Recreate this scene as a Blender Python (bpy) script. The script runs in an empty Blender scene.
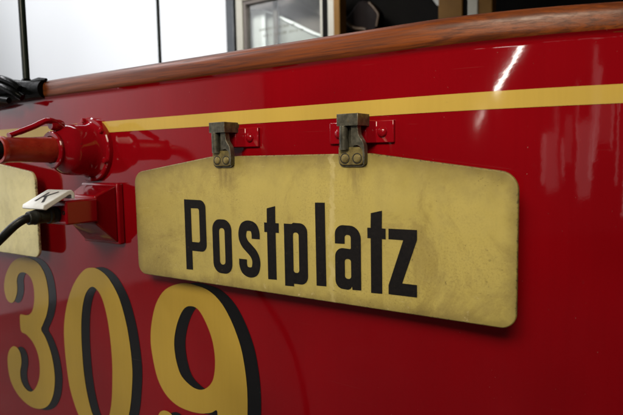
import bpy, bmesh, math, random
from mathutils import Vector, Matrix
from mathutils.geometry import tessellate_polygon

random.seed(7)
scene = bpy.context.scene
COL = scene.collection
PI = math.pi

# ------------------------------------------------------------------ frame of the tram front
YAW = 0.5901                       # the flat dash runs along x, its outside faces -y (local)
BASE = Vector((-0.03664, 0.73976, 1.0643))   # lower middle of the destination sign
CAM_Z = 1.25


def world(s, N, z):
    u = Vector((math.cos(YAW), -math.sin(YAW), 0)); n = Vector((-math.sin(YAW), -math.cos(YAW), 0))
    return BASE + u * s + n * N + Vector((0, 0, z))


# ------------------------------------------------------------------ node helpers
class NT:
    def __init__(self, name):
        self.m = bpy.data.materials.new(name); self.m.use_nodes = True
        self.t = self.m.node_tree; self.t.nodes.clear()
        self.out = self.n('ShaderNodeOutputMaterial')
        self.b = self.n('ShaderNodeBsdfPrincipled')
        self.t.links.new(self.b.outputs[0], self.out.inputs[0])
        self._co = None

    def n(self, typ, **kw):
        x = self.t.nodes.new(typ)
        for k, v in kw.items(): setattr(x, k, v)
        return x

    def put(self, sock, v):
        if isinstance(v, bpy.types.NodeSocket): self.t.links.new(v, sock)
        elif isinstance(v, (tuple, list)) and len(v) == 3 and sock.type == 'RGBA': sock.default_value = (*v, 1)
        else: sock.default_value = v

    def p(self, **kw):
        for k, v in kw.items(): self.put(self.b.inputs[k.replace('_', ' ')], v)

    def co(self):
        if self._co is None: self._co = self.n('ShaderNodeTexCoord').outputs['Object']
        return self._co

    def xyz(self):
        s = self.n('ShaderNodeSeparateXYZ'); self.put(s.inputs[0], self.co()); return s.outputs

    def scaled(self, sc):
        m = self.n('ShaderNodeMapping'); self.put(m.inputs[0], self.co()); m.inputs['Scale'].default_value = sc
        return m.outputs[0]

    def noise(self, scale, detail=4, rough=.55, vec=None, dist=0.0):
        x = self.n('ShaderNodeTexNoise'); self.put(x.inputs['Vector'], vec if vec is not None else self.co())
        x.inputs['Scale'].default_value = scale; x.inputs['Detail'].default_value = detail
        x.inputs['Roughness'].default_value = rough; x.inputs['Distortion'].default_value = dist
        return x.outputs['Fac']

    def math(self, op, a, b=0.0, c=0.0, clamp=False):
        x = self.n('ShaderNodeMath', operation=op); x.use_clamp = clamp
        for i, v in enumerate((a, b, c)): self.put(x.inputs[i], v)
        return x.outputs[0]

    def ramp(self, f, lo, hi, a=0.0, b=1.0):
        x = self.n('ShaderNodeMapRange', interpolation_type='SMOOTHSTEP'); self.put(x.inputs[0], f)
        for i, v in enumerate((lo, hi, a, b)): self.put(x.inputs[i + 1], v)
        return x.outputs[0]

    def mix(self, f, a, b, mode='MIX'):
        x = self.n('ShaderNodeMix', data_type='RGBA', blend_type=mode)
        self.put(x.inputs[0], f); self.put(x.inputs[6], a); self.put(x.inputs[7], b)
        return x.outputs[2]

    def edge(self, radius, lo=.02, hi=.14):
        """1 on worn edges, 0 on flat faces"""
        bv = self.n('ShaderNodeBevel', samples=4); bv.inputs['Radius'].default_value = radius
        ge = self.n('ShaderNodeNewGeometry'); d = self.n('ShaderNodeVectorMath', operation='DOT_PRODUCT')
        self.put(d.inputs[0], bv.outputs[0]); self.put(d.inputs[1], ge.outputs['Normal'])
        return self.ramp(self.math('SUBTRACT', 1.0, d.outputs['Value']), lo, hi)

    def bump(self, h, strength, dist=.001, prev=None):
        x = self.n('ShaderNodeBump'); x.inputs['Strength'].default_value = strength
        x.inputs['Distance'].default_value = dist; self.put(x.inputs['Height'], h)
        if prev is not None: self.put(x.inputs['Normal'], prev)
        return x.outputs[0]


def simple(name, col, rough=.4, metal=0.0, var=.25, nscale=60, bump=.0, coat=0.0, spec=.5):
    t = NT(name); f = t.noise(nscale, 5)
    dark = tuple(c * (1 - var) for c in col); light = tuple(min(1, c * (1 + var)) for c in col)
    t.p(Base_Color=t.mix(f, dark, light), Metallic=metal,
        Roughness=t.ramp(t.noise(nscale * .6, 4), .3, .7, max(.02, rough - .08), rough + .1))
    t.b.inputs['Specular IOR Level'].default_value = spec
    if coat: t.p(Coat_Weight=coat, Coat_Roughness=.04)
    if bump: t.p(Normal=t.bump(t.noise(nscale * 3, 4), bump, .0008))
    return t.m


def gloss_paint(name, col, wav=1.0, rough=.055, dust=True, spec=.5):
    """hand-brushed enamel: slightly wavy gloss, dust specks, faint smears"""
    t = NT(name)
    big = t.noise(5, 2, .5)
    c = t.mix(t.ramp(big, .3, .7), tuple(x * .90 for x in col), tuple(x * 1.08 for x in col))
    br = t.noise(1, 4, .6, vec=t.scaled((160, 160, 7)))
    c = t.mix(t.ramp(br, .40, .66, 0, .09), c, tuple(x * .72 for x in col))
    if dust:
        sp = t.ramp(t.noise(330, 2, .6), .74, .80)
        c = t.mix(t.math('MULTIPLY', sp, .45), c, (.42, .33, .30))
        wear = t.ramp(t.noise(1, 4, .7, vec=t.scaled((30, 30, 30)), dist=2.5), .66, .76, 0, .16)
        c = t.mix(wear, c, tuple(min(1, x * .5 + .03) for x in col))
        sc2 = t.ramp(t.noise(1, 2, .5, vec=t.scaled((7, 7, 620)), dist=.8), .74, .77, 0, .06)
        c = t.mix(sc2, c, (.34, .24, .22))
    smear = t.noise(1, 5, .6, vec=t.scaled((14, 14, 3)))
    t.p(Base_Color=c, Roughness=t.ramp(smear, .35, .75, rough * .6, rough * 1.7), IOR=1.5)
    t.b.inputs['Specular IOR Level'].default_value = spec
    nrm = t.bump(t.noise(1, 2, .45, vec=t.scaled((15, 15, 9))), .034 * wav, .005)
    nrm = t.bump(t.noise(120, 3, .5), .030 * wav, .0007, nrm)
    t.p(Normal=nrm)
    return t.m


RED = gloss_paint('red_enamel', (.232, .0016, .0050))
RED_FIT = gloss_paint('red_fitting_enamel', (.26, .0026, .0075), wav=2.2, rough=.08)
def chipped(m):
    t = NT.__new__(NT); t.m = m; t.t = m.node_tree; t._co = None
    t.b = next(n for n in t.t.nodes if n.type == 'BSDF_PRINCIPLED')
    src = t.b.inputs['Base Color'].links[0].from_socket
    ch = t.math('MULTIPLY', t.edge(.0022), t.ramp(t.noise(120, 5, .75), .56, .64))
    c = t.mix(t.math('MULTIPLY', ch, .8), src, (.10, .055, .040))
    c = t.mix(t.ramp(t.noise(75, 5, .8), .66, .71, 0, .55), c, (.075, .012, .010))
    t.put(t.b.inputs['Base Color'], c)


chipped(RED_FIT)
YEL = gloss_paint('yellow_enamel', (.54, .365, .075), wav=1.0, rough=.10, spec=.28)
YEL_DIGIT = gloss_paint('ochre_number_enamel', (.46, .30, .050), wav=1.0, rough=.10, spec=.26)
BLK = gloss_paint('black_shade_enamel', (.006, .006, .007), wav=1.0, rough=.10, spec=.4)


def wood_mat():
    t = NT('varnished_mahogany')
    g = t.noise(1, 6, .65, vec=t.scaled((2.6, 75, 75)), dist=.5)
    fine = t.noise(1, 5, .65, vec=t.scaled((11, 380, 380)), dist=.3)
    pore = t.noise(1, 3, .6, vec=t.scaled((26, 900, 900)))
    blot = t.noise(6, 3)
    c = t.mix(t.ramp(g, .34, .66), (.080, .017, .0042), (.250, .062, .0118))
    c = t.mix(t.ramp(fine, .44, .66, 0, .80), c, (.055, .013, .0045))
    c = t.mix(t.ramp(pore, .60, .70, 0, .70), c, (.030, .009, .004))
    c = t.mix(t.ramp(blot, .42, .68, 0, .35), c, (.13, .034, .010))
    t.p(Base_Color=c, Roughness=t.ramp(fine, .3, .7, .30, .46))
    t.b.inputs['Specular IOR Level'].default_value = .33
    t.p(Normal=t.bump(fine, .30, .0005))
    return t.m


WOOD = wood_mat()


def sign_mat(name, base, grime=1.0):
    t = NT(name); X, Y, Z = t.xyz()
    big = t.noise(7, 5, .6); mid = t.noise(38, 5, .65)
    c = t.mix(t.ramp(big, .3, .72), tuple(v * .90 for v in base), tuple(min(1, v * 1.05) for v in base))
    c = t.mix(t.ramp(mid, .45, .75, 0, .28), c, tuple(v * .62 for v in base))
    # brushed vertical dirt veil
    veil = t.noise(1, 5, .65, vec=t.scaled((60, 60, 9)))
    c = t.mix(t.ramp(veil, .50, .82, 0, .22 * grime), c, (.20, .135, .040))
    gr = t.noise(420, 5, .8)
    c = t.mix(t.math('MULTIPLY', t.ramp(gr, .47, .66, 0, .42 * grime), t.ramp(t.noise(9, 4, .65), .40, .62, .15, 1)), c, (.19, .125, .035))
    stain = t.ramp(t.noise(8, 7, .74, dist=.9), .50, .66)
    c = t.mix(t.math('MULTIPLY', stain, .42 * grime), c, (.22, .15, .045))
    wx = t.math('ADD', X, t.math('MULTIPLY', t.math('SUBTRACT', t.noise(1, 4, .6, vec=t.scaled((6, 6, 42))), .5), .030))
    # distance to the edge of the board
    ax = t.math('ABSOLUTE', X)
    side = t.math('SUBTRACT', .3, ax)
    top = t.math('MINIMUM', t.math('SUBTRACT', t.math('MULTIPLY_ADD', side, .137, .165), Z), t.math('SUBTRACT', .1885, Z))
    d = t.math('MINIMUM', t.math('MINIMUM', side, Z), top)
    wob = t.math('MULTIPLY', t.math('SUBTRACT', t.noise(55, 5, .7), .5), .022)
    dn = t.math('ADD', d, wob)
    c = t.mix(t.ramp(dn, -.008, .019, .72 * grime, 0), c, (.120, .082, .026))
    lft = t.ramp(t.math('ADD', X, t.math('MULTIPLY', wob, 3)), -.30, -.18, .34 * grime, 0)
    c = t.mix(lft, c, (.24, .165, .05))
    tb = t.ramp(t.math('ADD', top, t.math('MULTIPLY', wob, 1.6)), 0, .045, .38 * grime, 0)
    c = t.mix(tb, c, (.17, .12, .04))
    for hx in (-.1035, .1065):      # rusty run-off under each hook
        rx = t.math('ABSOLUTE', t.math('SUBTRACT', wx, hx))
        rf = t.math('MULTIPLY', t.ramp(rx, .004, .024, 1, 0), t.ramp(Z, .120, .178))
        rf = t.math('MULTIPLY', rf, t.ramp(t.noise(1, 4, .7, vec=t.scaled((110, 110, 22))), .36, .66))
        c = t.mix(t.math('MULTIPLY', rf, .62 * grime), c, (.13, .080, .026))
    chip = t.math('ADD', d, t.math('MULTIPLY', t.math('SUBTRACT', t.noise(240, 4, .75), .5), .013))
    chipf = t.ramp(chip, -.0008, .0008, 1, 0)
    c = t.mix(t.math('MULTIPLY', chipf, .8), c, (.050, .034, .016))
    # small dark rust pits and pale scratches
    pit = t.ramp(t.noise(190, 4, .75), .675, .72)
    c = t.mix(t.math('MULTIPLY', pit, .85), c, (.08, .045, .015))
    pit2 = t.ramp(t.noise(46, 3, .75), .74, .79)
    c = t.mix(t.math('MULTIPLY', pit2, .55), c, (.10, .06, .02))
    scr = t.noise(1, 3, .6, vec=t.scaled((26, 26, 420)), dist=1.2)
    c = t.mix(t.ramp(scr, .70, .735, 0, .5), c, (.62, .50, .26))
    dk = t.noise(1, 4, .7, vec=t.scaled((95, 95, 210)), dist=2.2)
    clus = t.ramp(t.noise(11, 3, .6), .46, .62)
    c = t.mix(t.math('MULTIPLY', t.ramp(dk, .62, .68, 0, .85), clus), c, (.06, .038, .013))
    low = t.math('MULTIPLY', t.ramp(Z, .0, .07, 1, 0), t.ramp(t.noise(75, 5, .7), .60, .72))
    c = t.mix(t.math('MULTIPLY', low, .55), c, (.66, .54, .30))
    # one pale run of washed dirt from the hook down to the lower edge
    run = t.ramp(t.math('ABSOLUTE', t.math('SUBTRACT', wx, .0735)), .0022, .0048, 1, 0)
    run = t.math('MULTIPLY', run, t.ramp(t.noise(1, 4, .7, vec=t.scaled((90, 90, 30))), .28, .6))
    c = t.mix(t.math('MULTIPLY', run, .42 * grime), c, (.66, .55, .27))
    t.p(Base_Color=c, Roughness=t.ramp(mid, .3, .7, .34, .58), IOR=1.45)
    n = t.bump(t.noise(120, 4, .6), .10, .0005)
    n = t.bump(chipf, .4, .0004, n)
    t.p(Normal=n)
    return t.m


SIGN = sign_mat('aged_yellow_sign_paint', (.500, .395, .110))
SIGN2 = sign_mat('wall_lit_sign_paint', (.84, .75, .38), .35)  # same sign paint, made paler for light off the white wall


def letter_mat():
    t = NT('worn_black_lettering')
    w = t.noise(210, 5, .7)
    c = t.mix(t.ramp(w, .3, .7), (.004, .0035, .004), (.010, .008, .008))
    c = t.mix(t.ramp(t.noise(150, 6, .85), .61, .69, 0, .6), c, (.12, .092, .034))
    t.p(Base_Color=c, Roughness=.6)
    t.b.inputs['Specular IOR Level'].default_value = .18
    return t.m


LETTER = letter_mat()


def hook_mat():
    t = NT('gunmetal_hook')
    w = t.noise(150, 4, .6)
    c = t.mix(t.ramp(w, .3, .72), (.070, .064, .048), (.150, .138, .104))
    c = t.mix(t.ramp(t.noise(60, 5, .75), .58, .68, 0, .7), c, (.115, .080, .034))
    c = t.mix(t.ramp(t.noise(34, 4, .7), .50, .66, 0, .75), c, (.030, .027, .019))
    c = t.mix(t.math('MULTIPLY', t.edge(.0016), t.ramp(t.noise(190, 4, .7), .38, .6)), c, (.40, .37, .29))
    t.p(Base_Color=c, Metallic=.6, Roughness=t.ramp(t.noise(120, 4), .3, .7, .32, .5), Normal=t.bump(w, .2, .0004))
    return t.m


def brass_mat():
    t = NT('worn_painted_brass')
    w = t.noise(130, 4, .6)
    c = t.mix(t.ramp(w, .30, .66), (.120, .090, .030), (.25, .19, .065))
    c = t.mix(t.ramp(t.noise(420, 4, .7), .60, .70), c, (.03, .022, .012))
    t.p(Base_Color=c, Metallic=.35, Roughness=.45, Normal=t.bump(w, .3, .0006))
    return t.m


HOOK, BRASS = hook_mat(), brass_mat()
RUBBER = simple('black_rubber', (.008, .008, .0075), .42, var=.4, nscale=120, bump=.25, spec=.3)
RUBBER_GLOSS = simple('glossy_black_cover', (.003, .0033, .003), .26, var=.4, nscale=30, bump=.6, spec=.09)
PLUG = simple('dark_grey_plug_plastic', (.014, .0145, .012), .42, var=.5, nscale=150, bump=.3, spec=.35)
WHITE_PL = simple('scuffed_white_plastic', (.80, .82, .83), .38, var=.10, nscale=70)
MARK = simple('black_marking', (.012, .011, .011), .5)
ROD = simple('dark_green_rod', (.012, .020, .014), .35, var=.3)


def tube_mat():
    t = NT('orange_red_hose_paint')
    w = t.noise(60, 5, .7)
    c = t.mix(t.ramp(w, .3, .7), (.27, .016, .008), (.36, .028, .011))
    c = t.mix(t.ramp(t.noise(140, 4, .75), .64, .70, 0, .75), c, (.16, .085, .05))
    t.p(Base_Color=c, Roughness=t.ramp(w, .3, .7, .26, .42), Normal=t.bump(w, .25, .0007))
    return t.m


TUBE = tube_mat()
WALLM = simple('white_hall_wall', (.80, .815, .82), .8, var=.02, nscale=2)
FLOORM = simple('grey_concrete_floor', (.075, .068, .06), .5, var=.3, nscale=4)
GREYP = simple('blue_grey_post_paint', (.026, .031, .035), .4, var=.15)
CREAM = simple('cream_frame_paint', (.30, .29, .24), .45, var=.08)
DKBEV = simple('brown_putty', (.10, .085, .075), .6, var=.2)
WOODY = simple('yellow_brown_wood', (.135, .066, .013), .5, var=.3, nscale=14, spec=.12)
DARK = simple('dark_interior', (.0045, .004, .0035), .8, var=.5, nscale=5, spec=.05)
BROWN = simple('dark_red_brown_leather', (.005, .0022, .0019), .6, var=.4, nscale=9, spec=.1)
TAN = simple('tan_trim', (.060, .033, .014), .5, var=.3)
PALE_GREY = simple('pale_grey', (.33, .335, .315), .7, var=.15, nscale=6)
TAUPE = simple('taupe_board', (.14, .118, .105), .7, var=.15, nscale=6)
WHITEB = simple('white_patch', (.80, .81, .80), .6, var=.02)
TEXTG = simple('grey_window_lettering', (.10, .095, .08), .6)


def glass_mat():
    t = NT('window_glass')
    tr = t.n('ShaderNodeBsdfTransparent'); gl = t.n('ShaderNodeBsdfGlossy'); gl.inputs['Roughness'].default_value = .02
    tr.inputs[0].default_value = (.93, .95, .94, 1)
    fr = t.n('ShaderNodeFresnel'); fr.inputs[0].default_value = 1.35
    mx = t.n('ShaderNodeMixShader')
    t.put(mx.inputs[0], fr.outputs[0]); t.put(mx.inputs[1], tr.outputs[0]); t.put(mx.inputs[2], gl.outputs[0])
    t.t.links.new(mx.outputs[0], t.out.inputs[0])
    return t.m


GLASS = glass_mat()


# ------------------------------------------------------------------ mesh helpers (coordinates s, y = -N, z)
def thing(name, label, cat, s=0.0, N=0.0, z=0.0, group=None):
    o = bpy.data.objects.new(name, None); COL.objects.link(o)
    o.location = world(s, N, z); o.rotation_euler = (0, 0, -YAW); o.empty_display_size = .05
    o['label'] = label; o['category'] = cat
    if group: o['group'] = group
    OFF[o.name] = Vector((s, -N, z))
    return o


OFF = {}


def obj(name, bm, mats, parent=None, bevel=0.0, smooth=True, seg=2, angle=35):
    bmesh.ops.remove_doubles(bm, verts=bm.verts, dist=1e-6)
    bmesh.ops.recalc_face_normals(bm, faces=bm.faces)
    me = bpy.data.meshes.new(name)
    o = bpy.data.objects.new(name, me); COL.objects.link(o)
    off = Vector((0, 0, 0))
    if parent is not None:
        r = parent
        while r.parent: r = r.parent
        off = OFF[r.name]; o.parent = parent
        bmesh.ops.translate(bm, verts=bm.verts, vec=-off)
    bm.to_mesh(me); bm.free()
    for m in (mats if isinstance(mats, (list, tuple)) else [mats]): me.materials.append(m)
    if bevel:
        b = o.modifiers.new('bevel', 'BEVEL'); b.width = bevel; b.segments = seg; b.limit_method = 'ANGLE'
        b.angle_limit = math.radians(angle); b.harden_normals = False
    if smooth:
        for f in me.polygons: f.use_smooth = True
        if not bevel: me.set_sharp_from_angle(angle=math.radians(40))
        else: me.set_sharp_from_angle(angle=math.radians(60))
    return o


def box(bm, s0, s1, N0, N1, z0, z1, mi=0):
    v = [bm.verts.new((s, -N, z)) for s in (s0, s1) for N in (N0, N1) for z in (z0, z1)]
    for q in ((0, 1, 3, 2), (4, 6, 7, 5), (0, 4, 5, 1), (2, 3, 7, 6), (0, 2, 6, 4), (1, 5, 7, 3)):
        f = bm.faces.new([v[i] for i in q]); f.material_index = mi


def rpoly(pts, seg=7):
    """polygon with rounded corners: points (x, z[, r])"""
    out = []; n = len(pts)
    for i, p in enumerate(pts):
        P = Vector(p[:2]); r = p[2] if len(p) > 2 else 0
        if r <= 0: out.append(P); continue
        a = (Vector(pts[i - 1][:2]) - P); b = (Vector(pts[(i + 1) % n][:2]) - P)
        la, lb = a.length, b.length; a.normalize(); b.normalize()
        th = a.angle(b); d = min(r / math.tan(th / 2), la * .499, lb * .499); r2 = d * math.tan(th / 2)
        c = P + (a + b).normalized() * (r2 / math.sin(th / 2))
        p0 = P + a * d; p1 = P + b * d
        v0 = p0 - c; ang = v0.angle_signed(p1 - c)
        for k in range(seg + 1):
            t = -ang * k / seg
            out.append(c + Vector((v0.x * math.cos(t) - v0.y * math.sin(t), v0.x * math.sin(t) + v0.y * math.cos(t))))
    return out


def smooth_loop(pts, k=5):
    out = []; n = len(pts); P = [Vector(p) for p in pts]
    for i in range(n):
        a, b, c, d = P[i - 1], P[i], P[(i + 1) % n], P[(i + 2) % n]
        for j in range(k):
            t = j / k
            out.append(.5 * ((2 * b) + (c - a) * t + (2 * a - 5 * b + 4 * c - d) * t * t + (3 * b - a - 3 * c + d) * t ** 3))
    return out


def smooth_open(pts, k=8):
    P = [Vector(p) for p in pts]; P = [2 * P[0] - P[1]] + P + [2 * P[-1] - P[-2]]; out = []
    for i in range(1, len(P) - 2):
        a, b, c, d = P[i - 1], P[i], P[i + 1], P[i + 2]
        for j in range(k):
            t = j / k
            out.append(.5 * ((2 * b) + (c - a) * t + (2 * a - 5 * b + 4 * c - d) * t * t + (3 * b - a - 3 * c + d) * t ** 3))
    out.append(P[-2]); return out


def flat(bm, loops, N):
    """filled flat shape (outer loop first, then holes) on the plane N"""
    tris = tessellate_polygon([[Vector((p[0], p[1], 0)) for p in l] for l in loops])
    vs = [bm.verts.new((p[0], -N, p[1])) for l in loops for p in l]
    for t in tris:
        try: bm.faces.new([vs[i] for i in t])
        except ValueError: pass


def prism(bm, loop, N0, N1, mi=0):
    """outline in (s, z) pushed from N0 to N1"""
    a = [bm.verts.new((p[0], -N0, p[1])) for p in loop]; b = [bm.verts.new((p[0], -N1, p[1])) for p in loop]
    bm.faces.new(a).material_index = mi; bm.faces.new(b[::-1]).material_index = mi
    n = len(loop)
    for i in range(n):
        bm.faces.new([a[i], b[i], b[(i + 1) % n], a[(i + 1) % n]]).material_index = mi


def ring_frame(d):
    d = d.normalized(); h = Vector((0, 0, 1)) if abs(d.z) < .9 else Vector((1, 0, 0))
    a = d.cross(h).normalized(); return a, d.cross(a).normalized()


def tube(bm, pts, radii, seg=14, flatk=1.0, caps=True, mi=0):
    """pts in (s, N, z)"""
    P = [Vector((p[0], -p[1], p[2])) for p in pts]
    if not isinstance(radii, (list, tuple)): radii = [radii] * len(P)
    rings = []
    for i, p in enumerate(P):
        d = (P[min(i + 1, len(P) - 1)] - P[max(i - 1, 0)]); a, b = ring_frame(d)
        rings.append([bm.verts.new(p + (a * math.cos(2 * PI * k / seg) + b * math.sin(2 * PI * k / seg) * flatk) * radii[i]) for k in range(seg)])
    for r0, r1 in zip(rings, rings[1:]):
        for k in range(seg): bm.faces.new([r0[k], r0[(k + 1) % seg], r1[(k + 1) % seg], r1[k]]).material_index = mi
    if caps:
        bm.faces.new(rings[0][::-1]).material_index = mi; bm.faces.new(rings[-1]).material_index = mi


def lathe_n(bm, s, z, prof, seg=40, mi=0):
    """turned about the outward axis N; prof = [(N, r)]"""
    rings = []
    for N, r in prof:
        if r <= 1e-6: rings.append([bm.verts.new((s, -N, z))]); continue
        rings.append([bm.verts.new((s + r * math.cos(2 * PI * k / seg), -N, z + r * math.sin(2 * PI * k / seg))) for k in range(seg)])
    for a, b in zip(rings, rings[1:]):
        for k in range(seg):
            k2 = (k + 1) % seg
            if len(a) == 1: f = [a[0], b[k2], b[k]]
            elif len(b) == 1: f = [a[k], a[k2], b[0]]
            else: f = [a[k], a[k2], b[k2], b[k]]
            bm.faces.new(f).material_index = mi
    for e in (rings[0], rings[-1]):
        if len(e) > 1: bm.faces.new(e).material_index = mi


def NB(): return bmesh.new()


# ------------------------------------------------------------------ the red tram
def gap(s):
    """standoff of the dash behind the sign's face: flat, then curving away to the right"""
    return .030 + .60 * max(0.0, s - .15) ** 2


def rail_gap(s): return .030 + .62 * max(0.0, s - .15) ** 2


def rail_drop(s): return -.055 * max(0.0, s - .2) ** 1.6


def stations(a, b, step=.02):
    k = int(round((b - a) / step)); return [a + (b - a) * i / k for i in range(k + 1)]


tram = thing('red_tram', 'red tram front with yellow stripe, number 309 and brown wooden rail along the top', 'tram', 0, 0, -BASE.z)


def sheet(a, b, zs, off):
    """zs = [(z, extra outward offset)]"""
    bm = NB(); rows = []
    for s in stations(a, b):
        rows.append([bm.verts.new((s, gap(s) - off - e, z)) for z, e in zs])
    for r0, r1 in zip(rows, rows[1:]):
        for i in range(len(zs) - 1): bm.faces.new([r0[i], r1[i], r1[i + 1], r0[i + 1]])
    return bm


zs = [(-.74, 0), (-.5, 0), (-.25, 0), (0, 0), (.1, 0), (.2, 0), (.285, 0), (.2985, 0), (.3000, 0), (.3010, 0), (.3035, .0003), (.3055, .0012), (.3070, .0026), (.3085, .0040)]
dash = obj('dash_panel', sheet(-1.5, .92, zs, 0), RED, tram)
STRIPE_T, STRIPE_B = .2537, .2343
obj('yellow_stripe', sheet(-1.5, .92, [(STRIPE_B, 0), ((STRIPE_T + STRIPE_B) / 2, 0), (STRIPE_T, 0)], .0006), YEL, tram)

# wooden rail: rounded section swept along the top of the dash
bm = NB(); rows = []
sec = rpoly([(-.046, -.0195, .010), (.0055, -.0195, .0130), (.0055, .0170, .0145), (-.046, .0170, .012)], 7)
for s in stations(-.665, .92):
    rows.append([bm.verts.new((s, rail_gap(s) - p.x, .3240 + rail_drop(s) + p.y)) for p in sec])
n_ = len(sec)
for r0, r1 in zip(rows, rows[1:]):
    for k in range(n_): bm.faces.new([r0[k], r0[(k + 1) % n_], r1[(k + 1) % n_], r1[k]])
bm.faces.new(rows[0]); bm.faces.new(rows[-1][::-1])
obj('wooden_rail', bm, WOOD, tram)

# number 309: ochre digits with a black shade to the right
NINE_OUT = [(-.232, -.0150), (-.2002, -.0145), (-.1702, -.0205), (-.1452, -.0367), (-.1249, -.0639), (-.1088, -.0994), (-.1012, -.136),
            (-.0985, -.1684), (-.0995, -.2047), (-.105, -.25), (-.125, -.30), (-.165, -.332), (-.215, -.340), (-.262, -.327), (-.295, -.292),
            (-.3035, -.265), (-.298, -.249), (-.283, -.2421), (-.267, -.246), (-.256, -.262), (-.254, -.285), (-.238, -.306), (-.21, -.308),
            (-.182, -.285), (-.166, -.25), (-.162, -.2135), (-.1758, -.2193), (-.1994, -.2263), (-.2275, -.2285), (-.2562, -.2252), (-.2811, -.2126),
            (-.2997, -.1889), (-.3099, -.1537), (-.3133, -.1234), (-.3085, -.0919), (-.2948, -.0565), (-.27, -.0295)]
NINE_HOLE = [(-.21, -.0500), (-.1946, -.0546), (-.1802, -.0723), (-.1685, -.0959), (-.1636, -.1204), (-.1639, -.1431), (-.1694, -.1642),
             (-.1815, -.1784), (-.1975, -.1862), (-.2171, -.185), (-.2392, -.1731), (-.2497, -.1543), (-.2548, -.1284), (-.2526, -.1041),
             (-.2419, -.0759), (-.2268, -.0555)]
ZERO_OUT = [(-.4680, -.0120), (-.4949, -.0201), (-.5282, -.0498), (-.5536, -.091), (-.5683, -.1357), (-.571, -.1800), (-.5672, -.2299),
            (-.56, -.268), (-.541, -.308), (-.513, -.337), (-.468, -.351), (-.424, -.338), (-.395, -.304), (-.378, -.262), (-.3695, -.22),
            (-.3660, -.1800), (-.3712, -.1298), (-.3801, -.0925), (-.3955, -.0559), (-.4206, -.0269), (-.4450, -.0145)]
ZERO_HOLE = [(-.4690, -.0480), (-.4905, -.0625), (-.5045, -.0922), (-.512, -.132), (-.5137, -.18), (-.511, -.2287), (-.5035, -.268), (-.490, -.302),
             (-.468, -.3145), (-.446, -.302), (-.432, -.268), (-.4255, -.2257), (-.4225, -.18), (-.4255, -.1308), (-.4332, -.0908), (-.4470, -.0605)]
THREE = [(-.7803, -.1099), (-.7865, -.0924), (-.7841, -.074), (-.771, -.05), (-.7437, -.0256), (-.7067, -.0129), (-.6754, -.0125),
         (-.6462, -.0206), (-.6263, -.0397), (-.6177, -.0681), (-.618, -.0976), (-.6281, -.1244), (-.6430, -.1460), (-.6510, -.1595),
         (-.6377, -.1731), (-.6216, -.2003), (-.6134, -.2331), (-.6136, -.2634), (-.6243, -.2961), (-.6462, -.3215), (-.6811, -.3360),
         (-.7207, -.3367), (-.7599, -.3227), (-.7868, -.2959), (-.7942, -.2599), (-.7874, -.2325), (-.7687, -.2158), (-.75, -.2147),
         (-.738, -.2265), (-.7365, -.2460), (-.7440, -.2680), (-.7420, -.2875), (-.7290, -.3005), (-.7087, -.3045), (-.6891, -.2937),
         (-.6705, -.2667), (-.6655, -.2347), (-.6718, -.2095), (-.6881, -.1903), (-.7103, -.179), (-.7296, -.1740), (-.7300, -.1420),
         (-.7208, -.1374), (-.7052, -.1366), (-.6891, -.1315), (-.6768, -.1184), (-.6697, -.0958), (-.6698, -.0699), (-.68, -.0521),
         (-.7007, -.0445), (-.7221, -.0493), (-.7326, -.0643), (-.7329, -.0774), (-.7371, -.0955), (-.7508, -.1133), (-.7668, -.1174)]
for loops in ([THREE], [ZERO_OUT, ZERO_HOLE], [NINE_OUT, NINE_HOLE]):
    L = [smooth_loop(l, 4) for l in loops]
    bm = NB(); flat(bm, L, -.030 + .0012)
    dg = obj('painted_digit', bm, YEL_DIGIT, tram, smooth=False)
    bm = NB(); flat(bm, [[p + Vector((.026, .0035)) for p in l] for l in L], -.030 + .0006)
    obj('digit_shade', bm, BLK, dg, smooth=False)

# red strap brackets with dome bolts, one behind each hook of the sign
for cx in (-.107, .1025):
    bm = NB(); t = .0042; z0, z1 = .2010, .2285
    path = [(-.0455, -.0298), (-.020, -.0298), (-.0135, -.0165), (.0135, -.0165), (.020, -.0298), (.0455, -.0298)]
    for (xa, na), (xb, nb) in zip(path, path[1:]): pass
    lo = [(cx + x, n_) for x, n_ in path]; hi = [(cx + x, n_ + t) for x, n_ in path]
    hi[1] = (hi[1][0] + -.0018, hi[1][1]); hi[2] = (hi[2][0] - .0018, hi[2][1]); hi[3] = (hi[3][0] + .0018, hi[3][1]); hi[4] = (hi[4][0] + .0018, hi[4][1])
    loop = lo + hi[::-1]
    a = [bm.verts.new((x, -N, z0)) for x, N in loop]; b = [bm.verts.new((x, -N, z1)) for x, N in loop]
    m = len(loop)
    for i in range(len(path) - 1):
        j = m - 1 - i
        bm.faces.new([a[i], a[i + 1], a[j - 1], a[j]]); bm.faces.new([b[i], b[j], b[j - 1], b[i + 1]])
    for i in range(m): bm.faces.new([a[i], b[i], b[(i + 1) % m], a[(i + 1) % m]])
    br = obj('sign_bracket', bm, RED_FIT, tram, bevel=.0011)
    for sx in (-1, 1):
        bm = NB(); r = .0066
        lathe_n(bm, cx + sx * .0305, .2142, [(-.0262, r), (-.0240, r * .97), (-.0222, r * .78), (-.0212, r * .45), (-.0208, 0)], 20)
        obj('bolt', bm, RED_FIT, br)

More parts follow.
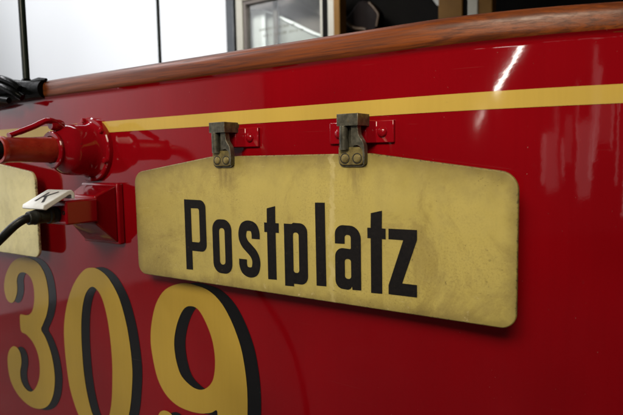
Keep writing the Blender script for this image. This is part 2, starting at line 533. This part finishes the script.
# hose coupling: flange ring, body, domed shoulder, collar, latch lever and hose
CS, CZ = -.447, .2050
bm = NB()
lathe_n(bm, CS, CZ, [(-.0298, .057), (-.0222, .057), (-.0205, .0553), (-.0205, .0500), (-.0185, .0488), (-.0150, .0462), (-.006, .0450), (.018, .0440),
                     (.027, .0425), (.034, .0385), (.040, .0330), (.044, .0305), (.0455, .0300), (.0470, .0312), (.0500, .0312), (.0515, .0298),
                     (.0515, .0235), (.046, .0225)], 56)
coup = obj('hose_coupling', bm, RED_FIT, tram)
for ang in (90, 30, 330, 270, 210, 150):
    bm = NB(); a = math.radians(ang + 8)
    lathe_n(bm, CS + .0525 * math.cos(a), CZ + .0525 * math.sin(a), [(-.0215, .0048), (-.0165, .0048), (-.0150, .0036), (-.0146, 0)], 10)
    obj('flange_bolt', bm, RED_FIT, coup)
bm = NB()
tube(bm, smooth_open([(CS + .004, .030, CZ + .036), (CS + .004, .048, CZ + .047), (CS + .003, .060, CZ + .0475), (CS + .002, .080, CZ + .038), (CS, .102, CZ + .029), (CS - .002, .119, CZ + .0225)], 6),
     [.0100] * 6 + [.0098] * 7 + [.0090] * 12 + [.0080] * 6, 12, .55)
lathe_n(bm, CS + .004, CZ + .0415, [(.030, .0075), (.036, .0098), (.046, .0098), (.052, .0075)], 16)
obj('latch_lever', bm, RED_FIT, coup)
bm = NB()
lathe_n(bm, CS + .001, CZ, [(.043, .0218), (.060, .0212), (.085, .0204), (.105, .0198), (.1275, .0200), (.1300, .0212), (.1365, .0212), (.1380, .0203), (.1380, .0160), (.112, .0150)], 40)
obj('hose_nozzle', bm, TUBE, coup)
bm = NB()
tube(bm, smooth_open([(CS, .112, CZ), (CS, .14, CZ), (CS - .01, .19, CZ - .004), (CS - .05, .26, CZ - .03), (CS - .12, .31, CZ - .11), (CS - .18, .32, CZ - .25)], 6), .0105, 18)
obj('black_hose', bm, RUBBER, coup)

# red socket box: base plate, sloped housing, small socket block and its white spring lid
bm = NB(); box(bm, -.470, -.3675, -.0298, -.0165, .0395, .1465)
sb = obj('socket_box', bm, RED_FIT, tram, bevel=.0035, seg=3)
bm = NB()
lo = [(-.467, .0425), (-.3705, .0425), (-.3705, .1435), (-.467, .1435)]; hi = [(-.437, .0800), (-.3640, .0800), (-.3640, .1280), (-.437, .1280)]
a = [bm.verts.new((x, .0168, z)) for x, z in lo]; b = [bm.verts.new((x, -.030, z)) for x, z in hi]
bm.faces.new(a); bm.faces.new(b[::-1])
for i in range(4): bm.faces.new([a[i], b[i], b[(i + 1) % 4], a[(i + 1) % 4]])
obj('sloped_housing', bm, RED_FIT, sb, bevel=.0035, seg=3)
bm = NB(); box(bm, -.412, -.3595, .0285, .0855, .0855, .1240)
obj('socket_block', bm, RED_FIT, sb, bevel=.003, seg=3)
bm = NB()
lathe_n(bm, -.3655, .1050, [(.0850, .0032), (.0868, .0032), (.0868, .0020), (.0852, .0018)], 12)
obj('block_screw', bm, MARK, sb)
# lid: tilted white plate with a turned down lip at the hinge and a black K on it
bm = NB(); LW0, LW1 = -.4150, -.3570
prof = [(.0700, .1265), (.0705, .1360), (.0750, .1405), (.0810, .1405), (.1230, .1200), (.1245, .1140), (.1190, .1125), (.0805, .1325), (.0775, .1330), (.0755, .1315), (.0738, .1265)]
a = [bm.verts.new((LW0, -N, z)) for N, z in prof]; b = [bm.verts.new((LW1, -N, z)) for N, z in prof]
m = len(prof)
for i in range(m): bm.faces.new([a[i], b[i], b[(i + 1) % m], a[(i + 1) % m]])
bm.faces.new(a[::-1]); bm.faces.new(b)
P0 = Vector((0, -.0815, .14055)); P1 = Vector((0, -.1228, .12040)); dv = P1 - P0; nv = Vector((0, dv.z, -dv.y)).normalized()
if nv.z < 0: nv = -nv


def lidpt(x, v): return Vector((LW0 + (LW1 - LW0) * x, 0, 0)) + P0 + dv * v + nv * .0005


def stroke(x0, v0, x1, v1, w):
    A = Vector((x0 * .058, v0 * .046)); B = Vector((x1 * .058, v1 * .046)); d = (B - A).normalized(); q = Vector((-d.y, d.x)) * w
    f = bm.faces.new([bm.verts.new(lidpt(p.x / .058, p.y / .046)) for p in (A + q, B + q, B - q, A - q)]); f.material_index = 1


stroke(.34, .20, .34, .78, .0021); stroke(.72, .14, .40, .50, .0019); stroke(.47, .43, .76, .84, .0020)
obj('spring_lid', bm, [WHITE_PL, MARK], sb, bevel=.0012, angle=50)

# upright rod and glossy black cover at the rail's end
bm = NB(); tube(bm, [(-.6635, -.038, .335), (-.6635, -.038, .95)], .0068, 14)
rod = obj('upright_rod', bm, ROD, tram)
bm = NB()
tube(bm, [(-.6635, -.038, .336), (-.6635, -.038, .346), (-.6635, -.038, .3515)], [.0115, .0110, .0075], 18)
obj('rod_ferrule', bm, RUBBER_GLOSS, rod)
bm = NB()
tube(bm, smooth_open([(-.96, -.03, .322), (-.86, -.026, .327), (-.79, -.022, .3285), (-.73, -.020, .3275), (-.685, -.022, .3265), (-.645, -.026, .3245), (-.585, -.030, .3235)], 6),
     [.031] * 6 + [.034] * 6 + [.034 - .0006 * k for k in range(6)] + [.0300 - .0010 * k for k in range(6)] + [.0240 - .0006 * k for k in range(6)] + [.0205 - .0005 * k for k in range(7)], 20)
tube(bm, smooth_open([(-.82, .004, .357), (-.74, .004, .357), (-.685, .004, .350), (-.648, .000, .338), (-.628, -.004, .325)], 6), [.0072] * 25, 10)
tube(bm, smooth_open([(-.82, .012, .342), (-.735, .012, .3425), (-.675, .011, .334), (-.636, .006, .320), (-.618, -.002, .308)], 6), [.0068] * 25, 10)
tube(bm, smooth_open([(-.80, .016, .318), (-.735, .016, .317), (-.685, .014, .310), (-.648, .008, .304)], 6), [.006] * 19, 10)
tube(bm, [(-.655, -.03, .336), (-.60, -.028, .3415), (-.575, -.026, .3405)], [.007, .006, .003], 10)
obj('rail_end_cover', bm, RUBBER_GLOSS, tram)

# ------------------------------------------------------------------ destination sign
sign = thing('destination_sign', 'worn yellow sign board reading Postplatz, hung from two metal hooks on the red tram', 'sign')
PLATE = [(-.3, 0, .017), (.3, 0, .017), (.3, .165, .021), (.129, .1885, .03), (-.129, .1885, .03), (-.3, .165, .021)]
bm = NB(); prism(bm, rpoly(PLATE, 8), 0, -.0055)
obj('sign_board', bm, SIGN, sign, bevel=.0012, angle=50)


def stroke_path(pts, w, k=10):
    c = smooth_open([Vector(p) for p in pts], k); Lf = []; Rt = []
    for i, p in enumerate(c):
        d = (c[min(i + 1, len(c) - 1)] - c[max(i - 1, 0)]).normalized(); q = Vector((-d.y, d.x)) * w / 2
        Lf.append(p + q); Rt.append(p - q)
    return Lf + Rt[::-1]


GL = []
GL.append([rpoly([(-.187, .1245), (-.1440, .1240, .0105), (-.1440, .0480, .0105), (-.1745, .0480), (-.1745, .0187), (-.1872, .0183)]),
           rpoly([(-.1742, .1125), (-.1565, .1125, .0038), (-.1565, .0606, .0038), (-.1742, .0606)])])
GL.append([rpoly([(-.1305, .0193, .0145), (-.0945, .0193, .0145), (-.0945, .0975, .0145), (-.1305, .0975, .0145)]),
           rpoly([(-.1183, .0315, .0055), (-.1067, .0315, .0055), (-.1067, .0858, .0055), (-.1183, .0858, .0055)])])
GL.append([stroke_path([(-.0496, .0735), (-.0498, .0815), (-.0530, .0890), (-.0617, .0916), (-.0700, .0890), (-.0735, .0812), (-.0732, .0728), (-.0690, .0655),
                        (-.0617, .0592), (-.0545, .0528), (-.0503, .0452), (-.0499, .0365), (-.0532, .0282), (-.0617, .0254), (-.0702, .0282), (-.0736, .0355), (-.0737, .0435)], .0145)])


def tee(a, b, c, d, zb, zt):
    return [[Vector(p) for p in ((a, .0200), (b, .0206), (b, zb), (d, zb), (d, zt), (b, zt), (b + .0003, .1198), (a + .0004, .1165), (a, zt), (c, zt), (c, zb), (a, zb))]]


GL.append(tee(-.0288, -.0152, -.0335, -.0096, .0850, .0970))
GL.append([rpoly([(0, .0972), (.0120, .0972), (.0150, .0990), (.0365, .0985, .0125), (.0365, .0185, .0125), (.0137, .0185), (.0137, .0147), (0, .0142)]),
           rpoly([(.0136, .0325, .004), (.0236, .0325, .0045), (.0236, .0872, .0045), (.0136, .0872, .004)])])
GL.append([[Vector(p) for p in ((.0506, .0200), (.0645, .0206), (.0640, .1270), (.0502, .1267))]])
GL.append([rpoly([(.1152, .0212), (.1152, .0998, .0150), (.0793, .0998, .0140), (.0793, .0772), (.0925, .0776), (.0925, .0890, .0040), (.1022, .0890, .0040),
                  (.1022, .0705, .002), (.0793, .0715, .0130), (.0793, .0203, .0120), (.0995, .0200, .006), (.1030, .0255), (.1037, .0206)]),
           rpoly([(.0924, .0330, .004), (.1021, .0330, .004), (.1021, .0588, .004), (.0924, .0588, .004)])])
GL.append(tee(.1298, .1438, .1254, .1487, .0870, .0987))
GL.append([[Vector(p) for p in ((.1535, .0990), (.1885, .0994), (.1885, .0885), (.1697, .0353), (.1884, .0353), (.1884, .0217), (.1532, .0213), (.1532, .0317), (.1725, .0875), (.1535, .0875))]])
bm = NB()


def fatten(loop, d):
    """push an outline outwards by d (negative: inwards)"""
    n = len(loop); area2 = sum(loop[i - 1].x * loop[i].y - loop[i].x * loop[i - 1].y for i in range(n)); sg = 1 if area2 > 0 else -1
    out = []
    for i, p in enumerate(loop):
        a = p - loop[i - 1]; b = loop[(i + 1) % n] - p
        na = Vector((a.y, -a.x)); nb = Vector((b.y, -b.x))
        if na.length < 1e-9: na = nb
        if nb.length < 1e-9: nb = na
        m = na.normalized() + nb.normalized()
        if m.length < .3: out.append(p); continue
        m.normalize(); out.append(p + m * (sg * d / max(.5, m.dot(na.normalized()))))
    return out


for k_, g in enumerate(GL): flat(bm, g if k_ == 2 else [fatten(l, .00055 if i == 0 else -.00045) for i, l in enumerate(g)], .0004)
obj('lettering', bm, LETTER, sign, smooth=False)

# hooks: brass foot with two screws, two ribs, and the cap folded back over the bracket
for cx in (-.1035, .1065):
    bm = NB()
    # two ribs with a groove between, right rib swinging out to the foot's edge
    tube(bm, [(cx - .0088, .0065, .1935), (cx - .0088, .0075, .2100), (cx - .0085, .0078, .2240)], [.0062, .0056, .0054], 12)
    prism(bm, smooth_loop([(cx + .0022, .2250), (cx + .0024, .2120), (cx + .0030, .1985), (cx + .0100, .1985), (cx + .0165, .1930), (cx + .0176, .1770), (cx + .0194, .1780), (cx + .0194, .1950), (cx + .0170, .2030), (cx + .0118, .2110), (cx + .0098, .2250)], 4), .0, .0085)
    box(bm, cx - .0135, cx + .0080, -.0022, .0032, .1930, .2250)          # web at the bottom of the groove
    box(bm, cx - .0152, cx + .0136, -.0165, .0130, .2215, .2358)          # cap going back over the bracket
    box(bm, cx - .0140, cx + .0120, -.0205, -.0168, .2030, .2340)         # tongue behind the bracket
    prism(bm, rpoly([(cx - .0192, .1728, .007), (cx + .0192, .1728, .007), (cx + .0192, .1968, .002), (cx - .0192, .1968, .002)], 5), .0002, .0026)
    hk = obj('hook', bm, HOOK, sign, bevel=.0012, angle=45)
    bm = NB()
    prism(bm, rpoly([(cx - .0176, .1746, .006), (cx + .0165, .1746, .006), (cx + .0165, .1962), (cx - .0176, .1962)], 5), .0022, .0052)
    obj('hook_foot', bm, BRASS, hk, bevel=.0009, angle=45)
    for sx in (-.0088, .0080):
        bm = NB(); r = .0047; z = .1826
        lathe_n(bm, cx + sx, z, [(.0048, r + .0006), (.0054, r + .0006), (.0058, r), (.0064, r * .93), (.0068, r * .6), (.0069, 0)], 20)
        lathe_n(bm, cx + sx, z, [(.0050, r + .0019), (.0056, r + .0017), (.0057, r + .0008), (.0050, r + .0006)], 20, mi=1)
        obj('screw', bm, [BRASS, MARK], hk)

# second board, mostly outside the frame on the left, same pattern as the first
sign2 = thing('sign_plate', 'sign plate, paled by light put into its colour, cut by the left edge, behind the hose and the black cable', 'sign', -.892, -.001, 0)
bm = NB(); prism(bm, [p + Vector((-.892, 0)) for p in rpoly(PLATE, 8)], -.001, -.0065)
obj('sign_board', bm, SIGN2, sign2, bevel=.0012, angle=50)

# ------------------------------------------------------------------ cable plugged into the socket
cab = thing('electric_cable', 'black cable with ribbed plug pushed into the red socket under the white K lid', 'cable', -.386, .0865, .103)
bm = NB(); PS, PZ = -.3845, .1025


def plug_axis(N): return (PS - (N - .0865) * .10, PZ - (N - .0865) * .06)


prof = [(.0867, .0128), (.0920, .0132), (.0935, .0122), (.0950, .0122), (.0965, .0134), (.1000, .0134), (.1012, .0112), (.1030, .0108), (.1160, .0104), (.1170, .0112), (.1215, .0112), (.1225, .0103), (.1300, .0100), (.1310, .0092)]
rings = []
for N, r in prof:
    s_, z_ = plug_axis(N)
    rings.append([bm.verts.new((s_ + r * math.cos(2 * PI * k / 28) * (1 + .05 * (k % 2) * (1 if .102 < N < .131 else 0)), -N, z_ + r * math.sin(2 * PI * k / 28) * (1 + .05 * (k % 2) * (1 if .102 < N < .131 else 0)))) for k in range(28)])
for a, b in zip(rings, rings[1:]):
    for k in range(28): bm.faces.new([a[k], a[(k + 1) % 28], b[(k + 1) % 28], b[k]])
bm.faces.new(rings[0]); bm.faces.new(rings[-1])
obj('plug', bm, PLUG, cab)
bm = NB()
tube(bm, smooth_open([(-.3885, .129, .1000), (-.3895, .137, .0985), (-.396, .148, .0900), (-.410, .1585, .0740), (-.432, .1680, .0530), (-.440, .186, .0270), (-.420, .235, -.020), (-.36, .32, -.12), (-.30, .39, -.32), (-.28, .41, -.62), (-.28, .41, -.98), (-.22, .46, -1.056), (.05, .62, -1.0575)], 7), .0066, 14)
obj('cable_lead', bm, RUBBER, cab)

# ------------------------------------------------------------------ what stands behind the tram
bg = thing('vintage_tramcar', 'glazed wooden end of another tram behind the rail, cream window frame and brown posts', 'tram', -1.2, -1.95, -BASE.z)


def post(name, s0, s1, N0, N1, z0, z1, m, par=bg, bevel=.004):
    bm = NB(); box(bm, s0, s1, N0, N1, z0, z1); return obj(name, bm, m, par, bevel=bevel)


ZT = 1.35; ZL = -.2
post('steel_post', -1.801, -1.744, -1.98, -1.90, -1.0, ZT, GREYP)
post('post_seal', -1.743, -1.729, -1.97, -1.905, -1.0, ZT, DARK, bevel=.001)
bm = NB(); box(bm, -1.725, -1.680, -1.96, -1.90, -.9, ZT); box(bm, -1.1085, -1.071, -1.96, -1.90, -.9, ZT)
box(bm, -1.680, -1.1085, -1.9595, -1.9005, 1.068, 1.13); box(bm, -1.680, -1.1085, -1.9595, -1.9005, ZL, ZL + .06)
wf = obj('window_frame', bm, CREAM, bg, bevel=.004)
bm = NB(); box(bm, -1.680, -1.662, -1.955, -1.912, ZL + .06, 1.068); box(bm, -1.662, -1.1605, -1.9545, -1.9125, 1.048, 1.068)
obj('putty_bead', bm, DKBEV, wf, bevel=.002)
bm = NB(); box(bm, -1.1605, -1.1462, -1.955, -1.910, ZL + .06, 1.068); obj('inner_strip', bm, CREAM, wf, bevel=.002)
bm = NB(); box(bm, -1.1460, -1.1087, -1.958, -1.908, ZL + .06, 1.068); obj('seal_strip', bm, DARK, wf, bevel=.002)
bm = NB()
box(bm, -1.663, -1.159, -1.936, -1.932, ZL + .05, 1.05)
pane = obj('window_pane', bm, GLASS, bg, smooth=False)
# two faint lines of small lettering on the pane, too blurred to read
bm = NB(); rr = random.Random(3)
for (x0, x1, z, h) in ((-1.5788, -1.3382, .899, .016), (-1.5516, -1.2869, .863, .016)):
    x = x0
    while x < x1:
        w = rr.uniform(.006, .012)
        flat(bm, [[(x, z - h * .5), (x + .0035, z - h * .5), (x + .0035, z + h * rr.choice((.25, .5))), (x, z + h * .5)]], -1.9305)
        if rr.random() < .7: flat(bm, [[(x + .0036, z - h * .1), (x + w * .8, z - h * .12), (x + w * .8, z + h * .12), (x + .0036, z + h * .1)]], -1.9305)
        x += w + (.014 if rr.random() < .15 else .002)
obj('pane_lettering', bm, TEXTG, bg, smooth=False)
# boards standing for the arch and white the pane reflects; brown upright behind
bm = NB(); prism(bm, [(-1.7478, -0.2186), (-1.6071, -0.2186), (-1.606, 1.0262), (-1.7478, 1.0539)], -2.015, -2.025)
obj('white_patch', bm, WHITEB, bg)
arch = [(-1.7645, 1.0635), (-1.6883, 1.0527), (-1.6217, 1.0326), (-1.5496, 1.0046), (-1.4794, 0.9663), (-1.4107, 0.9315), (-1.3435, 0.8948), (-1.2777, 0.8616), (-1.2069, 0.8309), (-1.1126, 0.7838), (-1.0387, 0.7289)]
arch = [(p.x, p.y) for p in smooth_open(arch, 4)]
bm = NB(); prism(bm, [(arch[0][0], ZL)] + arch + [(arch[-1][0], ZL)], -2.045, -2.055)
ab = obj('arch_reflection', bm, PALE_GREY, bg)
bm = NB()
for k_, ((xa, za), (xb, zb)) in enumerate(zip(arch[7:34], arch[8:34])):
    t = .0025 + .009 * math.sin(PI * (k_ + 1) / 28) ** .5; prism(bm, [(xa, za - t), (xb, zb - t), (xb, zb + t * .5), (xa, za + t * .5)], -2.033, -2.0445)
obj('reflection_rim', bm, WHITEB, ab, smooth=False)
bm = NB(); prism(bm, [(-1.98, ZL - .2), (-1.2237, ZL - .2), (-1.2237, ZT), (-1.98, ZT)], -2.10, -2.11)
obj('taupe_partition', bm, TAUPE, bg)
bm = NB(); prism(bm, [(-1.5395, 1.3183), (-1.1989, 1.3183), (-1.1989, 0.9299), (-1.2628, 0.9618), (-1.3692, 1.0363), (-1.4756, 1.1161), (-1.5501, 1.1587)], -2.06, -2.07)
obj('dark_canopy', bm, DKBEV, bg)
post('brown_upright', -1.5285, -1.4973, -2.005, -1.99, ZL, ZT, DKBEV, bevel=.003)
post('wooden_post', -1.0705, -1.0345, -1.965, -1.895, -1.0, ZT, WOODY)
post('wooden_post', -.513, -.402, -1.97, -1.89, -1.0, ZT, WOODY)
post('seal_strip', -.4018, -.386, -1.96, -1.90, -1.0, ZT, DARK, bevel=.001)
post('cream_post', -.381, -.3355, -1.965, -1.895, -1.0, ZT, CREAM)
post('wooden_post', -.3352, -.274, -1.96, -1.90, -1.0, ZT, WOODY)
post('dark_interior', -1.2421, 2.2, -2.26, -2.22, -1.0, ZT + .6, DARK, bevel=0)  # near-black sheet, the unlit interior's darkness put into its colour
post('lower_panel', -1.034, 2.2, -1.99, -1.965, -1.0, .55, WOODY)
# dark seat back with a tan piped edge inside
bm = NB(); prism(bm, rpoly([(-1.1443, 0.8979, 0.07), (-1.0704, 0.9295, 0.07), (-1.007, 0.9982, 0.07), (-0.9436, 0.9771, 0.07), (-0.8856, 0.9137, 0.07), (-0.9014, 0.8239, 0.07), (-1.0809, 0.7711, 0.07)], 6), -2.05, -2.12)
st = obj('seat_back', bm, BROWN, bg, bevel=.01)
bm = NB()
tube(bm, smooth_open([(x, -2.04, z) for x, z in [(-1.0717, 0.8898), (-1.0517, 0.867), (-1.0201, 0.8491), (-0.9821, 0.8414), (-0.9621, 0.8333)]], 5), .009, 10)
tube(bm, smooth_open([(x, -2.04, z) for x, z in [(-0.9442, 0.9703), (-0.9147, 0.9366), (-0.8915, 0.9028), (-0.8946, 0.8754), (-0.901, 0.8438)]], 5), .006, 10)
obj('piping', bm, TAN, st)
bm = NB(); prism(bm, [(-.545, 1.1), (-.590, .93), (-.560, .885), (-.515, .865), (-.515, 1.1)], -1.99, -2.0); obj('pale_board', bm, PALE_GREY, bg)

pole = thing('thin_pole', 'thin dark upright pole standing against the white wall behind the rail', 'pole', -1.355, -1.0, -BASE.z)
bm = NB(); tube(bm, [(-1.355, -1.0, -BASE.z + .006), (-1.355, -1.0, 1.6)], .0068, 12)
obj('pole_shaft', bm, ROD, pole)
bm = NB(); tube(bm, [(-1.355, -1.0, -BASE.z), (-1.355, -1.0, -BASE.z + .006)], .06, 20)
obj('base_disc', bm, ROD, pole)


# ------------------------------------------------------------------ the setting
def structure(name, corners, m):
    me = bpy.data.meshes.new(name); me.from_pydata([world(*c) for c in corners], [], [tuple(range(len(corners)))])
    me.materials.append(m); o = bpy.data.objects.new(name, me); COL.objects.link(o); o['kind'] = 'structure'; return o


FZ = -BASE.z
structure('floor', [(-8, 8, FZ), (8, 8, FZ), (8, -8, FZ), (-8, -8, FZ)], FLOORM)
structure('back_wall', [(-7.5, -2.5, FZ), (2.6, -2.5, FZ), (2.6, -2.5, 2.6), (-7.5, -2.5, 2.6)], WALLM)
structure('side_wall', [(-4.2, -1.0, FZ), (-4.2, 5.2, FZ), (-4.2, 5.2, 2.6), (-4.2, -1.0, 2.6)], WALLM)


# ------------------------------------------------------------------ light
def area(name, loc, target, w, h, power, col):
    l = bpy.data.lights.new(name, 'AREA'); l.shape = 'RECTANGLE'; l.size = w; l.size_y = h; l.energy = power; l.color = col
    o = bpy.data.objects.new(name, l); COL.objects.link(o); o.location = loc
    d = (Vector(target) - Vector(loc)); o.rotation_euler = d.to_track_quat('-Z', 'Y').to_euler(); return o


cl = area('ceiling_lamp', world(.45, 1.5, 1.20), world(.10, -.02, .40), 1.3, .6, 5.2, (1.0, .90, .70)); cl.data.spread = math.radians(54)
area('wall_fill', world(-3.9, -1.1, 2.9), world(-3.9, -2.5, .5), 5.4, .5, 72, (.96, .98, 1.0))  # added lamp out of view, brightens the white back wall
area('side_wall_fill', world(-2.6, 1.2, 2.5), world(-4.2, .9, .0), 2.4, .4, 200, (.97, .96, 1.0))  # added to brighten the side wall that the enamel mirrors
area('pane_fill', world(-1.15, -1.0, 1.50), world(-1.45, -2.03, .88), .4, .2, 6.5, (1.0, .97, .92)).data.spread = math.radians(100)  # added fill for the boards behind the pane
# a bare tube on the hall ceiling: the streak on the curved enamel
def tube_light(A, B, width, power, col):
    A, B = Vector(A), Vector(B); mid = (A + B) / 2; ax = B - A
    l = bpy.data.lights.new('tube_lamp', 'AREA'); l.shape = 'RECTANGLE'; l.size = ax.length; l.size_y = width; l.energy = power; l.color = col
    o = bpy.data.objects.new('tube_lamp', l); COL.objects.link(o)
    X = ax.normalized(); Zv = (mid - Vector((.21, .62, 1.33))).normalized(); Zv = (Zv - X * Zv.dot(X)).normalized(); Yv = Zv.cross(X)
    o.matrix_world = Matrix.Translation(mid) @ Matrix((X, Yv, Zv)).transposed().to_4x4()


tube_light((-1.75, -3.35, 2.23), (-2.30, -3.085, 1.775), .055, 6.5, (1, .95, .86))
tube_light((-2.47, -2.98, 1.63), (-2.60, -2.90, 1.49), .04, .45, (1, .90, .80))
# added dim strip lights behind the viewer, unseen, to streak the curved enamel
rr = random.Random(12)
for k in range(15):
    az = -157 - 20 * (k + rr.uniform(-.3, .3)) / 14; dist = rr.uniform(5.6, 6.6); w_ = rr.choice((.04, .06, .10, .18, .30)); h_ = rr.uniform(.4, 1.5)
    zc = rr.uniform(1.15, 1.75); rad = rr.uniform(.35, 1.1) * (.6 if w_ > .15 else 1.25)
    q = Vector((math.sin(math.radians(az)), math.cos(math.radians(az)), 0)) * dist + Vector((.28, .6, zc))
    o = area('streak_light', q, (.28, .6, zc), w_, h_, rad * w_ * h_ * PI, (1.0, .80, .78))
    o.rotation_euler.rotate_axis('Z', math.radians(rr.uniform(-5, 5)))
w = bpy.data.worlds.new('World'); scene.world = w; w.use_nodes = True
w.node_tree.nodes['Background'].inputs[0].default_value = (.55, .50, .48, 1); w.node_tree.nodes['Background'].inputs[1].default_value = .035

# ------------------------------------------------------------------ camera
f, p, r = 559.2, .0907, -.0183
fw = Vector((0, math.cos(p), -math.sin(p))); up = Vector((0, math.sin(p), math.cos(p))); rt = Vector((1, 0, 0))
r2 = rt * math.cos(r) + up * math.sin(r); u2 = -rt * math.sin(r) + up * math.cos(r)
cd = bpy.data.cameras.new('camera'); cam = bpy.data.objects.new('camera', cd); COL.objects.link(cam)
cam.matrix_world = Matrix.Translation((0, 0, CAM_Z)) @ Matrix((r2, u2, -fw)).transposed().to_4x4()
cd.sensor_width = 36; cd.lens = f / 623 * 36; cd.clip_start = .01; cd.clip_end = 100
cd.dof.use_dof = True; cd.dof.focus_distance = .74; cd.dof.aperture_fstop = 7.2
scene.camera = cam
scene.view_settings.view_transform = 'Standard'; scene.view_settings.look = 'None'; scene.view_settings.exposure = 0; scene.view_settings.gamma = 1
scene.render.engine = 'CYCLES'; scene.cycles.use_denoising = True; scene.cycles.max_bounces = 8
